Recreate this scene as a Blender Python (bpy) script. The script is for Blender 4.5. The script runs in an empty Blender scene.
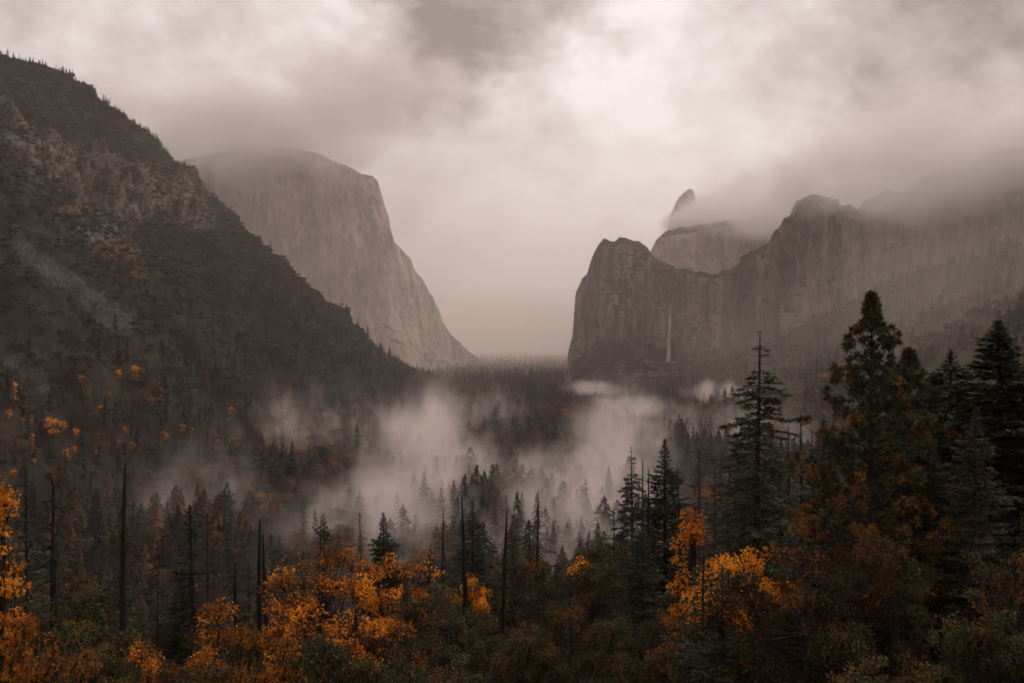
import bpy, math, random
import numpy as np
R = math.radians
scene = bpy.context.scene
COL = scene.collection
F = 1000.0                                   # focal length in pixels of a 1024 wide picture
FLOOR = -150.0                               # valley floor below the viewpoint, metres


def at(px, py, Y):
    return ((px - 512.0) / F * Y, Y, (341.5 - py) / F * Y)


# ------------------------------------------------------------------ numpy noise
def _hash(ix, iy, iz, s):
    h = (ix * 374761393 + iy * 668265263 + iz * 2147483647 + s * 974634777) & 0xFFFFFFFF
    h = ((h ^ (h >> 13)) * 1274126177) & 0xFFFFFFFF
    h = ((h ^ (h >> 16)) * 2246822519) & 0xFFFFFFFF
    return ((h ^ (h >> 15)) & 0xFFFF) / 32767.5 - 1.0


def vnoise(p, s=0):
    p = np.asarray(p, float)
    i = np.floor(p).astype(np.int64)
    f = p - i
    f = f * f * f * (f * (f * 6 - 15) + 10)
    r = 0.0
    for dx in (0, 1):
        wx = f[..., 0] if dx else 1 - f[..., 0]
        for dy in (0, 1):
            wy = f[..., 1] if dy else 1 - f[..., 1]
            for dz in (0, 1):
                wz = f[..., 2] if dz else 1 - f[..., 2]
                r = r + wx * wy * wz * _hash(i[..., 0] + dx, i[..., 1] + dy, i[..., 2] + dz, s)
    return r


def fbm(p, o=5, s=0, gain=0.5, ridged=False):
    p = np.asarray(p, float)
    a, t, r = 1.0, 0.0, 0.0
    for k in range(o):
        n = vnoise(p, s + k * 17)
        if ridged:
            n = 1 - 2 * np.abs(n)
        r = r + a * n
        t += a
        a *= gain
        p = p * 2.03 + 13.7
    return r / t


def smooth(a, b, x):
    t = np.clip((x - a) / (b - a), 0, 1)
    return t * t * (3 - 2 * t)


# ------------------------------------------------------------------ mesh and tagging helpers
def mesh_from(name, V, faces_n, idx, mats, smooth_shade=False, attrs=None, mat_idx=None):
    """faces_n: vertices per face (array), idx: flat vertex indices."""
    V = np.asarray(V, np.float32)
    idx = np.asarray(idx, np.int32)
    faces_n = np.asarray(faces_n, np.int32)
    me = bpy.data.meshes.new(name)
    me.vertices.add(len(V))
    me.vertices.foreach_set('co', V.ravel())
    me.loops.add(len(idx))
    me.loops.foreach_set('vertex_index', idx)
    me.polygons.add(len(faces_n))
    start = np.concatenate(([0], np.cumsum(faces_n)[:-1])).astype(np.int32)
    me.polygons.foreach_set('loop_start', start)
    if mat_idx is not None:
        me.polygons.foreach_set('material_index', np.asarray(mat_idx, np.int32))
    me.update(calc_edges=True)
    me.polygons.foreach_set('use_smooth', np.full(len(faces_n), smooth_shade))
    for k, a in (attrs or {}).items():
        at_ = me.attributes.new(k, 'FLOAT', 'POINT')
        at_.data.foreach_set('value', np.asarray(a, np.float32).ravel())
    for m in (mats if isinstance(mats, (list, tuple)) else [mats]):
        me.materials.append(m)
    return me


def grid_mesh(name, P, mat, attrs=None):
    n, m = P.shape[:2]
    i = np.arange(n * m).reshape(n, m)
    q = np.stack([i[:-1, :-1], i[1:, :-1], i[1:, 1:], i[:-1, 1:]], -1).reshape(-1, 4)
    return mesh_from(name, P.reshape(-1, 3), np.full(len(q), 4), q.ravel(), mat, True, attrs)


def link(name, me, parent=None, loc=(0, 0, 0)):
    o = bpy.data.objects.new(name, me)
    COL.objects.link(o)
    o.location = loc
    if parent is not None:
        o.parent = parent
    return o


def tag(o, label=None, cat=None, group=None, kind=None):
    if label: o['label'] = label
    if cat: o['category'] = cat
    if group: o['group'] = group
    if kind: o['kind'] = kind
    return o


# ------------------------------------------------------------------ materials
class NT:
    def __init__(self, tree):
        self.t = tree; self.n = tree.nodes; self.l = tree.links
        self.n.clear()

    def node(self, typ, **kw):
        nd = self.n.new(typ)
        for k, v in kw.items():
            if k.startswith('in_'):
                continue
            setattr(nd, k, v)
        return nd

    def set(self, sock, v):
        if isinstance(v, bpy.types.NodeSocket):
            self.l.new(v, sock)
        else:
            sock.default_value = v

    def math(self, op, a, b=0.0, c=0.0, clamp=False):
        nd = self.node('ShaderNodeMath', operation=op, use_clamp=clamp)
        for s, v in zip(nd.inputs, (a, b, c)):
            self.set(s, v)
        return nd.outputs[0]

    def vmath(self, op, a, b=(0, 0, 0)):
        nd = self.node('ShaderNodeVectorMath', operation=op)
        self.set(nd.inputs[0], a)
        if op == 'SCALE':
            self.set(nd.inputs['Scale'], b)
        else:
            self.set(nd.inputs[1], b)
        return nd.outputs['Value'] if op in ('DISTANCE', 'LENGTH', 'DOT_PRODUCT') else nd.outputs[0]

    def noise(self, vec, scale, detail=4, rough=0.55, dist=0.0):
        nd = self.node('ShaderNodeTexNoise')
        self.set(nd.inputs['Vector'], vec)
        nd.inputs['Scale'].default_value = scale
        nd.inputs['Detail'].default_value = detail
        nd.inputs['Roughness'].default_value = rough
        nd.inputs['Distortion'].default_value = dist
        return nd.outputs['Fac']

    def rng(self, v, a, b, c=0.0, d=1.0, sm=True):
        nd = self.node('ShaderNodeMapRange')
        if sm:
            nd.interpolation_type = 'SMOOTHSTEP'
        self.set(nd.inputs['Value'], v)
        for k, x in zip(('From Min', 'From Max', 'To Min', 'To Max'), (a, b, c, d)):
            nd.inputs[k].default_value = x
        return nd.outputs['Result']

    def mix(self, f, a, b):
        nd = self.node('ShaderNodeMix', data_type='RGBA')
        self.set(nd.inputs[0], f)
        for s, v in ((nd.inputs[6], a), (nd.inputs[7], b)):
            self.set(s, v if isinstance(v, bpy.types.NodeSocket) else (*v, 1.0))
        return nd.outputs[2]

    def attr(self, name):
        nd = self.node('ShaderNodeAttribute', attribute_name=name)
        return nd.outputs['Fac']


def new_mat(name):
    m = bpy.data.materials.new(name)
    m.use_nodes = True
    return m, NT(m.node_tree)


def finish(nt, col, rough=0.9, bump=None, bump_d=1.0, bump_s=0.5, spec=0.2):
    b = nt.node('ShaderNodeBsdfPrincipled')
    nt.set(b.inputs['Base Color'], col if isinstance(col, bpy.types.NodeSocket) else (*col, 1))
    nt.set(b.inputs['Roughness'], rough)
    b.inputs['Specular IOR Level'].default_value = spec
    if bump is not None:
        bp = nt.node('ShaderNodeBump')
        bp.inputs['Strength'].default_value = bump_s
        bp.inputs['Distance'].default_value = bump_d
        nt.set(bp.inputs['Height'], bump)
        nt.l.new(bp.outputs[0], b.inputs['Normal'])
    o = nt.node('ShaderNodeOutputMaterial')
    nt.l.new(b.outputs[0], o.inputs['Surface'])
    return b


def position(nt):
    return nt.node('ShaderNodeNewGeometry').outputs['Position']


def granite_material(name, light, dark, veg=(0.035, 0.034, 0.022), led0=0.72, scale=1.0):
    m, nt = new_mat(name)
    p = position(nt)
    vert = nt.vmath('MULTIPLY', p, (1, 1, 0.07))
    streak = nt.noise(vert, 0.022, 6, 0.62, 0.4)
    fine = nt.noise(nt.vmath('MULTIPLY', p, (1, 1, 0.35)), 0.07, 5, 0.65)
    big = nt.noise(p, 0.0045, 3, 0.5)
    f = nt.math('ADD', nt.math('MULTIPLY', streak, 0.65), nt.math('MULTIPLY', big, 0.35))
    c = nt.mix(nt.rng(f, 0.42, 0.57), dark, light)
    patch = nt.noise(nt.vmath('MULTIPLY', p, (1, 1, 0.55)), 0.009, 5, 0.65, 1.0)
    c = nt.mix(nt.rng(patch, 0.52, 0.66, 0, 0.6), c, tuple(min(1, x * 1.35) for x in light))
    c = nt.mix(nt.rng(fine, 0.32, 0.55, 0.6, 0.0), c, tuple(x * 0.5 for x in dark))
    crack = nt.noise(nt.vmath('MULTIPLY', p, (1, 1, 0.10)), 0.05, 3, 0.5, 0.8)
    crack = nt.math('ABSOLUTE', nt.math('SUBTRACT', crack, 0.5))
    c = nt.mix(nt.rng(crack, 0.0, 0.025, 0.6, 0.0), c, tuple(x * 0.4 for x in dark))
    # brush and small trees clinging to ledges
    nz = nt.node('ShaderNodeSeparateXYZ')
    nt.l.new(nt.node('ShaderNodeNewGeometry').outputs['Normal'], nz.inputs[0])
    led = nt.math('ADD', nz.outputs['Z'], nt.math('MULTIPLY', nt.noise(p, 0.03, 4, 0.6), 0.9))
    c = nt.mix(nt.rng(led, led0, led0 + 0.2), c, veg)
    finish(nt, c, 0.92, nt.math('ADD', streak, fine), 12.0, 0.8, 0.1)
    return m


def hillside_material():
    m, nt = new_mat('hillside')
    p = position(nt)
    rock, talus, gold = nt.attr('rock'), nt.attr('talus'), nt.attr('gold')
    n1 = nt.noise(p, 0.035, 6, 0.65)
    n2 = nt.noise(p, 0.16, 5, 0.6)
    brush = nt.mix(nt.rng(n1, 0.35, 0.65), (0.010, 0.010, 0.008), (0.034, 0.030, 0.022))
    brush = nt.mix(nt.rng(n2, 0.5, 0.7, 0, 0.6), brush, (0.052, 0.039, 0.026))
    rk = nt.mix(nt.rng(nt.noise(nt.vmath('MULTIPLY', p, (1, 1, 0.4)), 0.06, 6, 0.7), 0.4, 0.62), (0.026, 0.023, 0.020), (0.14, 0.12, 0.10))
    c = nt.mix(nt.rng(nt.math('ADD', rock, nt.math('MULTIPLY', nt.math('SUBTRACT', n2, 0.5), 1.3)), 0.42, 0.62), brush, rk)
    tl = nt.mix(nt.rng(nt.noise(p, 0.35, 4, 0.7), 0.46, 0.56), (0.026, 0.024, 0.022), (0.088, 0.082, 0.076))
    tl = nt.mix(nt.rng(nt.noise(p, 0.05, 4, 0.6), 0.42, 0.6, 0, 0.65), tl, (0.03, 0.027, 0.02))
    c = nt.mix(nt.rng(nt.math('ADD', talus, nt.math('MULTIPLY', nt.math('SUBTRACT', n1, 0.5), 2.0)), 0.45, 0.85), c, tl)
    c = nt.mix(nt.rng(nt.math('ADD', gold, nt.math('MULTIPLY', nt.math('SUBTRACT', n2, 0.5), 1.6)), 0.5, 0.75, 0, 0.85), c, (0.12, 0.066, 0.034))
    finish(nt, c, 0.95, nt.math('ADD', n1, nt.math('MULTIPLY', n2, 0.5)), 8.0, 0.8, 0.08)
    return m


def ground_material():
    m, nt = new_mat('forest_ground')
    p = position(nt)
    n = nt.noise(p, 0.05, 6, 0.65)
    n2 = nt.noise(p, 1.3, 5, 0.65)
    c = nt.mix(nt.rng(n, 0.35, 0.65), (0.020, 0.018, 0.011), (0.05, 0.04, 0.024))
    c = nt.mix(nt.rng(n2, 0.5, 0.7, 0, 0.7), c, (0.07, 0.04, 0.018))
    finish(nt, c, 0.95, n2, 0.3, 0.8, 0.1)
    return m


# ------------------------------------------------------------------ terrain
def ground_z(x, y):
    x = np.asarray(x, float); y = np.asarray(y, float)
    hill = -7.0 - 0.345 * y + 0.13 * x + 0.00006 * x * x * (x > 0)
    hill = hill + 2.5 * vnoise(np.stack([x / 45, y / 45, x * 0], -1), 5)
    fl = FLOOR + 5 * vnoise(np.stack([x / 220, y / 220, x * 0], -1), 9)
    right = FLOOR + 0.50 * (x - 430 - 0.03 * np.clip(y - 1500, 0, 3000)) + 22 * fbm(np.stack([x / 260, y / 260, x * 0], -1), 3, 3)
    right = np.where(y > 500, right, FLOOR - 50 + 0 * x)
    right = FLOOR - 50 + (right - FLOOR + 50) * (1 - smooth(3000, 3700, y))
    right = np.minimum(right, 240)
    k = 14.0
    s = np.maximum(np.maximum(hill, fl), right)
    z = s + k * np.log(np.exp((hill - s) / k) + np.exp((fl - s) / k) + np.exp((right - s) / k)) - k * 0.35
    return z


def build_ground(mat):
    u = np.linspace(-1, 1, 261)
    xs = np.sign(u) * (900 * np.abs(u) + 9000 * np.abs(u) ** 5)
    v = np.linspace(0, 1, 320)
    ys = -600 + 1400 * v + 11600 * v ** 3.2
    X, Y = np.meshgrid(xs, ys, indexing='ij')
    Z = ground_z(X, Y)
    return tag(link('ground', grid_mesh('ground', np.stack([X, Y, Z], -1), mat)), kind='structure')


def interp_rows(tab, n):
    tab = np.asarray(tab, float)
    d = np.concatenate(([0], np.cumsum(np.hypot(np.diff(tab[:, 0]), np.diff(tab[:, 1])))))
    t = np.linspace(0, d[-1], n)
    return np.stack([np.interp(t, d, tab[:, k]) for k in range(tab.shape[1])], -1)


MOUNT = {}


def build_left_mountain(mat):
    ridge = [(462, 392, 3300), (440, 382, 3200), (400, 369, 3120), (350, 345, 3020), (325, 327, 2980), (300, 301, 2930), (275, 282, 2880),
             (250, 256, 2820), (232, 238, 2780), (217, 227, 2750), (212, 212, 2735), (203, 192, 2720), (188, 172, 2690), (172, 161, 2660), (150, 134, 2620),
             (112, 107, 2540), (82, 90, 2490), (68, 72, 2460), (40, 63, 2410), (0, 55, 2330), (-120, -10, 2150), (-320, -110, 1900), (-620, -250, 1500)]
    base = [(-205, 3330), (-225, 3150), (-260, 2500), (-300, 1800), (-335, 1250), (-395, 850), (-560, 560), (-800, 300), (-1100, 60)]
    nu, nv, nb = 520, 300, 40
    r = interp_rows(ridge, nu)
    RX, RY, RZ = at(r[:, 0], r[:, 1], r[:, 2])
    b = interp_rows(base, nu)
    # base follows the share of the ridge that has been walked
    BX, BY = b[:, 0], b[:, 1]
    v = np.linspace(0, 1, nv)[None, :]
    S = np.linspace(0, 1, nu)[:, None]
    prof = v + 0.055 * np.sin(v * math.pi * 2)              # fall: steep crag at the top, talus below
    X = RX[:, None] * (1 - v) + BX[:, None] * v
    Y = RY[:, None] * (1 - v) + BY[:, None] * v
    Z = RZ[:, None] * (1 - prof) + (FLOOR - 12) * prof
    H = np.clip((RZ - FLOOR) / 500, 0.03, 1)[:, None]
    q = np.stack([X / 300, Y / 300, Z / 300], -1)
    w = np.stack([S * 26 + 0 * v, v * 3.2 + 0 * S, 0 * X], -1)
    gull = fbm(w, 5, 11, 0.55, True)                        # gullies down the fall line
    crag = fbm(q * 2.6, 6, 21, 0.6, True)
    fine = fbm(q * 9, 4, 31, 0.6)
    rock = smooth(0.16, 0.34, v + 0.10 * fbm(q * 1.5, 3, 41)) * (1 - smooth(0.44, 0.60, v + 0.10 * fbm(q * 1.5, 3, 43)))
    rock = np.clip(rock * (0.55 + 0.8 * fbm(q * 3, 3, 44)) + 0.25 * smooth(0.0, 0.1, 0.1 - v), 0, 1) * smooth(0.25, 0.5, S + 0 * v)
    # ledges in the crag band
    step = np.sin((Z + 40 * fbm(q * 1.2, 3, 51)) / 22.0)
    fade = smooth(0, 0.06, v) * smooth(0, 0.05, 1 - v)
    rough = fbm(q * 22, 4, 35, 0.6, True)
    D = (60 * gull + 44 * crag * (0.45 + rock) + 14 * fine + 16 * step * rock + 9 * rough * (0.3 + 1.2 * rock)) * H * fade - 12 * H * fade
    edge = (1 - smooth(0, 0.06, v)) * (6 * fine + 4 * crag) * H
    nx, ny, nz = 0.60, -0.28, 0.75
    X = X + D * nx; Y = Y + D * ny; Z = Z + D * nz + edge
    # talus streaks running down to the right: a grey one low on the left, a smaller one below it
    def streak(px0, py0, px1, py1, w0, w1):
        ax = (X / Y) * F + 512; ay = 341.5 - (Z / Y) * F
        dx, dy = px1 - px0, py1 - py0
        L = math.hypot(dx, dy)
        t = ((ax - px0) * dx + (ay - py0) * dy) / L ** 2
        n = np.abs((ax - px0) * dy - (ay - py0) * dx) / L
        return smooth(1.0, 0.45, n / (w0 + (w1 - w0) * np.clip(t, 0, 1))) * smooth(-0.05, 0.1, t) * smooth(1.1, 0.8, t)
    talus = np.clip(streak(14, 240, 140, 338, 13, 20) + streak(-20, 335, 62, 395, 15, 13), 0, 1)
    def blob(px, py, rx, ry):
        ax = (X / Y) * F + 512; ay = 341.5 - (Z / Y) * F
        return np.exp(-(((ax - px) / rx) ** 2 + ((ay - py) / ry) ** 2))
    gold = np.clip(blob(118, 253, 32, 11) + blob(72, 210, 24, 7) * 0.9 + blob(110, 180, 25, 12) * 0.6 + blob(140, 275, 12, 8) + 0.5 * blob(185, 300, 10, 8), 0, 1)
    rock = np.clip(rock + 0.5 * blob(115, 190, 70, 50) + 0.75 * blob(196, 195, 20, 35) + 0.4 * blob(30, 160, 40, 40) + 0.4 * blob(100, 240, 40, 25), 0, 1)
    # far flank behind the ridge
    vb = np.linspace(1, 0, nb)[None, :-1]
    XB = RX[:, None] - 700 * vb; YB = RY[:, None] + 900 * vb
    ZB = RZ[:, None] * (1 - vb ** 1.3) + (FLOOR - 60) * vb ** 1.3
    XB = XB + 0 * ZB
    P = np.concatenate([np.stack([XB, YB, ZB], -1), np.stack([X, Y, Z], -1)], 1)
    pad = lambda a: np.concatenate([np.zeros((nu, nb - 1)), a], 1)
    MOUNT.update(P=np.stack([X, Y, Z], -1), rock=rock, talus=talus, gold=gold, v=v + 0 * X)
    o = link('mountain', grid_mesh('mountain', P, mat, {'rock': pad(rock), 'talus': pad(talus), 'gold': pad(gold)}))
    return tag(o, kind='structure')


def build_cliff(name, prof, mat, lean=0.16, depth=900, seed=0, amp=40, nu=420, nv=200, toe=0.35, back_drop=0.0, base=FLOOR - 30, vscale=0.16, chute=30, rim=12, butt=20, side=1.0):
    """prof: (px, py of the rim, Y of the rim). A rock wall that stands from the valley floor to that rim, with a plateau behind."""
    r = interp_rows(prof, nu)
    TX, TY, TZ = at(r[:, 0], r[:, 1], r[:, 2])
    TZ = TZ + rim * (0.6 * fbm(np.stack([TX / 70, TY / 70, TX * 0], -1), 4, seed + 60) + 0.4 * fbm(np.stack([TX / 160, TY / 160, TX * 0], -1), 3, seed + 61, 0.5, True))
    # horizontal outward normal of the wall in plan
    dx, dy = np.gradient(TX), np.gradient(TY)
    k = 25
    ker = np.ones(2 * k + 1) / (2 * k + 1)
    dx = np.convolve(np.pad(dx, k, 'edge'), ker, 'valid'); dy = np.convolve(np.pad(dy, k, 'edge'), ker, 'valid')
    L = np.hypot(dx, dy) + 1e-6
    NX, NY = side * dy / L, -dx / L
    v = np.linspace(0, 1, nv)[None, :]
    Hh = (TZ - base)[:, None]
    out = Hh * (lean * v + toe * smooth(0.62, 1.05, v) * 0.8)
    X = TX[:, None] + NX[:, None] * out
    Y = TY[:, None] + NY[:, None] * out
    Z = TZ[:, None] - Hh * v
    q = np.stack([X, Y, Z * vscale * 3], -1)
    n = fbm(q / 320, 5, seed, 0.55, True) * 1.0
    n2 = fbm(np.stack([X / 60, Y / 60, Z / 260], -1), 5, seed + 5, 0.6)
    n3 = fbm(np.stack([X / 75, Y / 75, Z / 190], -1), 5, seed + 9, 0.6, True)
    n4 = fbm(np.stack([X / 150, Y / 150, Z / 1100], -1), 3, seed + 14, 0.5, True)
    fade = smooth(0, 0.05, v)
    D = (amp * n + chute * n2 * 0.6 + chute * 0.5 * n3 + butt * n4) * (0.25 + 0.75 * fade)
    X = X + NX[:, None] * D
    Y = Y + NY[:, None] * D
    Z = Z + (1 - smooth(0, 0.04, v)) * 5 * n3
    nb = 30
    vb = np.linspace(1, 0, nb)[None, :-1]
    XB = X[:, :1] - NX[:, None] * depth * vb
    YB = Y[:, :1] - NY[:, None] * depth * vb
    ZB = Z[:, :1] - Hh * (0.02 * vb + back_drop * vb ** 1.5 + 1.0 * smooth(0.9, 1.0, vb))
    ZB = ZB + 12 * fbm(np.stack([XB, YB, ZB], -1) / 120, 3, seed + 3) * smooth(0, 0.3, vb)
    P = np.concatenate([np.stack([XB, YB, ZB], -1), np.stack([X, Y, Z], -1)], 1)
    return tag(link(name, grid_mesh(name, P, mat)), kind='structure')


def build_cliffs():
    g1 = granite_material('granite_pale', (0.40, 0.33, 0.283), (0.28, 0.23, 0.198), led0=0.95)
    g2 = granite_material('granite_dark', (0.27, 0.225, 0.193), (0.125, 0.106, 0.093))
    build_cliff('cliff', [(40, 210, 4100), (120, 178, 4200), (190, 158, 4300), (240, 150, 4350), (300, 150, 4400), (325, 157, 4410), (345, 165, 4420), (362, 175, 4430),
                          (372, 176, 4445), (377, 180, 4460), (379, 187, 4500), (380, 215, 4600), (386, 236, 4680), (397, 247, 4750), (408, 259, 4820), (420, 282, 4900),
                          (434, 308, 5000), (446, 330, 5100), (458, 344, 5180), (468, 352, 5260), (480, 364, 5350)], g1, 0.13, 1400, 3, 26, nu=560, toe=0.12, chute=26, rim=10, butt=26)
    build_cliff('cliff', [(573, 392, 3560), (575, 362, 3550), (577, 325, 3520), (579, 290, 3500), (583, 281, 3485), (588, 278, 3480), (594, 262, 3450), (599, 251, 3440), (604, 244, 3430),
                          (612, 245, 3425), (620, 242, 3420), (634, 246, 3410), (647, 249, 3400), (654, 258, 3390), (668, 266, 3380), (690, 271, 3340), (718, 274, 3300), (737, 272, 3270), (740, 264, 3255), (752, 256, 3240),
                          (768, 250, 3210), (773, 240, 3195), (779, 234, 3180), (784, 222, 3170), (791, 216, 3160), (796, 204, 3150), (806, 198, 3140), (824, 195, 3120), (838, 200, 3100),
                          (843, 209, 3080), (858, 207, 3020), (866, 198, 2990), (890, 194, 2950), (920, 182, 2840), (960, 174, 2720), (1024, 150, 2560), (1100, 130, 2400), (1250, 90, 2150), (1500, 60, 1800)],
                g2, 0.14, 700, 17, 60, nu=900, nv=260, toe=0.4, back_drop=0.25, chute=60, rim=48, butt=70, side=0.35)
    build_cliff('cliff', [(610, 330, 4300), (640, 290, 4280), (650, 256, 4260), (656, 243, 4250), (664, 235, 4240), (680, 230, 4230), (700, 226, 4220), (740, 221, 4200), (800, 214, 4180), (900, 190, 4100), (1000, 170, 4000)],
                g1, 0.15, 600, 29, 50, toe=0.2, chute=45, rim=18, butt=50)
    build_cliff('cliff', [(655, 262, 4900), (666, 240, 4880), (670, 216, 4870), (674, 208, 4860), (678, 199, 4850), (683, 193, 4850), (689, 189, 4850), (693, 192, 4860), (697, 205, 4870), (706, 222, 4890), (740, 250, 4950)],
                g1, 0.10, 260, 37, 10, nu=160, toe=0.2, back_drop=0.3, chute=12)
# ------------------------------------------------------------------ light, sky and air
SUN_EL, SUN_AZ = R(42), R(68)        # behind thin cloud, to the right and a little ahead of the viewer


def build_sky():
    w = bpy.data.worlds.new('World')
    scene.world = w
    w.use_nodes = True
    nt = NT(w.node_tree)
    sky = nt.node('ShaderNodeTexSky', sky_type='NISHITA')
    sky.sun_disc = False
    sky.sun_elevation = SUN_EL
    sky.sun_rotation = SUN_AZ
    d = nt.node('ShaderNodeTexCoord').outputs['Generated']
    sep = nt.node('ShaderNodeSeparateXYZ'); nt.l.new(d, sep.inputs[0])
    cv = nt.vmath('MULTIPLY', d, (1.0, 1.0, 1.35))
    n_big = nt.noise(cv, 3.0, 5, 0.55, 0.4)
    n_mid = nt.noise(cv, 8.5, 7, 0.6, 0.25)
    n_fine = nt.noise(cv, 23.0, 5, 0.62, 0.2)
    wob = nt.math('ADD', nt.math('MULTIPLY', nt.math('SUBTRACT', n_mid, 0.5), 0.16), nt.math('MULTIPLY', nt.math('SUBTRACT', n_fine, 0.5), 0.06))

    def blob(px, py, r0, r1, amt, k=1.0, sx=1.0):
        v = np.array([(px - 512) / F, 1.0, (341.5 - py) / F]); v = v / np.linalg.norm(v)
        df = nt.vmath('MULTIPLY', nt.vmath('SUBTRACT', d, tuple(v)), (sx, 1, 1))
        dist = nt.math('ADD', nt.vmath('LENGTH', df), nt.math('MULTIPLY', wob, k))
        return nt.rng(dist, r0, r1, amt, 0.0)
    b = nt.math('ADD', nt.math('MULTIPLY', nt.math('SUBTRACT', n_big, 0.5), 1.1), nt.math('MULTIPLY', nt.math('SUBTRACT', n_mid, 0.5), 1.25))
    b = nt.math('ADD', b, nt.math('MULTIPLY', nt.math('SUBTRACT', n_fine, 0.5), 0.6))
    for args in SKY_BLOBS:
        b = nt.math('ADD', b, blob(*args))
    val = nt.math('ADD', b, SKY_BASE)
    ramp = nt.node('ShaderNodeValToRGB')
    nt.set(ramp.inputs[0], val)
    el = ramp.color_ramp.elements
    el[0].position = 0.0; el[0].color = (0.25, 0.202, 0.178, 1)
    el[1].position = 1.0; el[1].color = (0.80, 0.735, 0.705, 1)
    e = el.new(0.5); e.color = (0.515, 0.44, 0.418, 1)
    cl = nt.vmath('SCALE', ramp.outputs[0], 10.0)
    col = nt.mix(0.975, sky.outputs[0], cl)
    bg = nt.node('ShaderNodeBackground')
    nt.l.new(col, bg.inputs['Color'])
    bg.inputs['Strength'].default_value = 0.1
    o = nt.node('ShaderNodeOutputWorld')
    nt.l.new(bg.outputs[0], o.inputs['Surface'])
    w.cycles.sampling_method = 'MANUAL'
    w.cycles.sample_map_resolution = 512
    s = bpy.data.lights.new('sun', 'SUN')
    s.energy = 1.5
    s.angle = R(12)
    s.color = (1.0, 0.89, 0.78)
    so = bpy.data.objects.new('sun', s)
    COL.objects.link(so)
    from mathutils import Vector
    dv = Vector((math.sin(SUN_AZ) * math.cos(SUN_EL), math.cos(SUN_AZ) * math.cos(SUN_EL), math.sin(SUN_EL)))
    so.rotation_euler = dv.to_track_quat('Z', 'Y').to_euler()


SKY_BASE = 0.55
SKY_BLOBS = [(640, 70, 0.0, 0.30, 0.28), (560, 190, 0.02, 0.22, 0.16), (300, 40, 0.02, 0.2, 0.08), (380, 40, 0.0, 0.05, 0.15),
             (500, -10, 0.0, 0.16, -0.55), (430, 40, 0.0, 0.11, -0.22), (400, 90, 0.0, 0.09, -0.15), (950, -10, 0.0, 0.22, -0.42), (880, 100, 0.02, 0.16, 0.15),
             (520, 320, 0.03, 0.22, 0.30), (60, 30, 0.05, 0.35, 0.03), (250, 100, 0.02, 0.1, 0.10)]


def volume_material(name, dens, color, aniso, grid=True, step=1.0):
    m, nt = new_mat(name)
    pv = nt.node('ShaderNodeVolumePrincipled')
    pv.inputs['Color'].default_value = (*color, 1)
    pv.inputs['Anisotropy'].default_value = aniso
    if grid:
        pv.inputs['Density Attribute'].default_value = 'density'
        pv.inputs['Density'].default_value = dens
    else:
        pv.inputs['Density Attribute'].default_value = ''
        pv.inputs['Density'].default_value = dens
    o = nt.node('ShaderNodeOutputMaterial')
    nt.l.new(pv.outputs[0], o.inputs['Volume'])
    try:
        m.cycles.volume_step_rate = step * 1.6
        m.cycles.homogeneous_volume = not grid
    except Exception as e:
        print('step', e)
    return m


def build_haze(density, top):
    lo, hi = (-9900, -620, FLOOR - 140), (9900, 12500, top)
    V = [(x, y, z) for x in (lo[0], hi[0]) for y in (lo[1], hi[1]) for z in (lo[2], hi[2])]
    q = [(0, 1, 3, 2), (4, 6, 7, 5), (0, 4, 5, 1), (2, 3, 7, 6), (0, 2, 6, 4), (1, 5, 7, 3)]
    me = mesh_from('haze', V, [4] * 6, np.array(q).ravel(), volume_material('haze_air', density, (0.995, 0.90, 0.848), 0.25, False))
    return tag(link('haze', me), kind='stuff')


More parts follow.
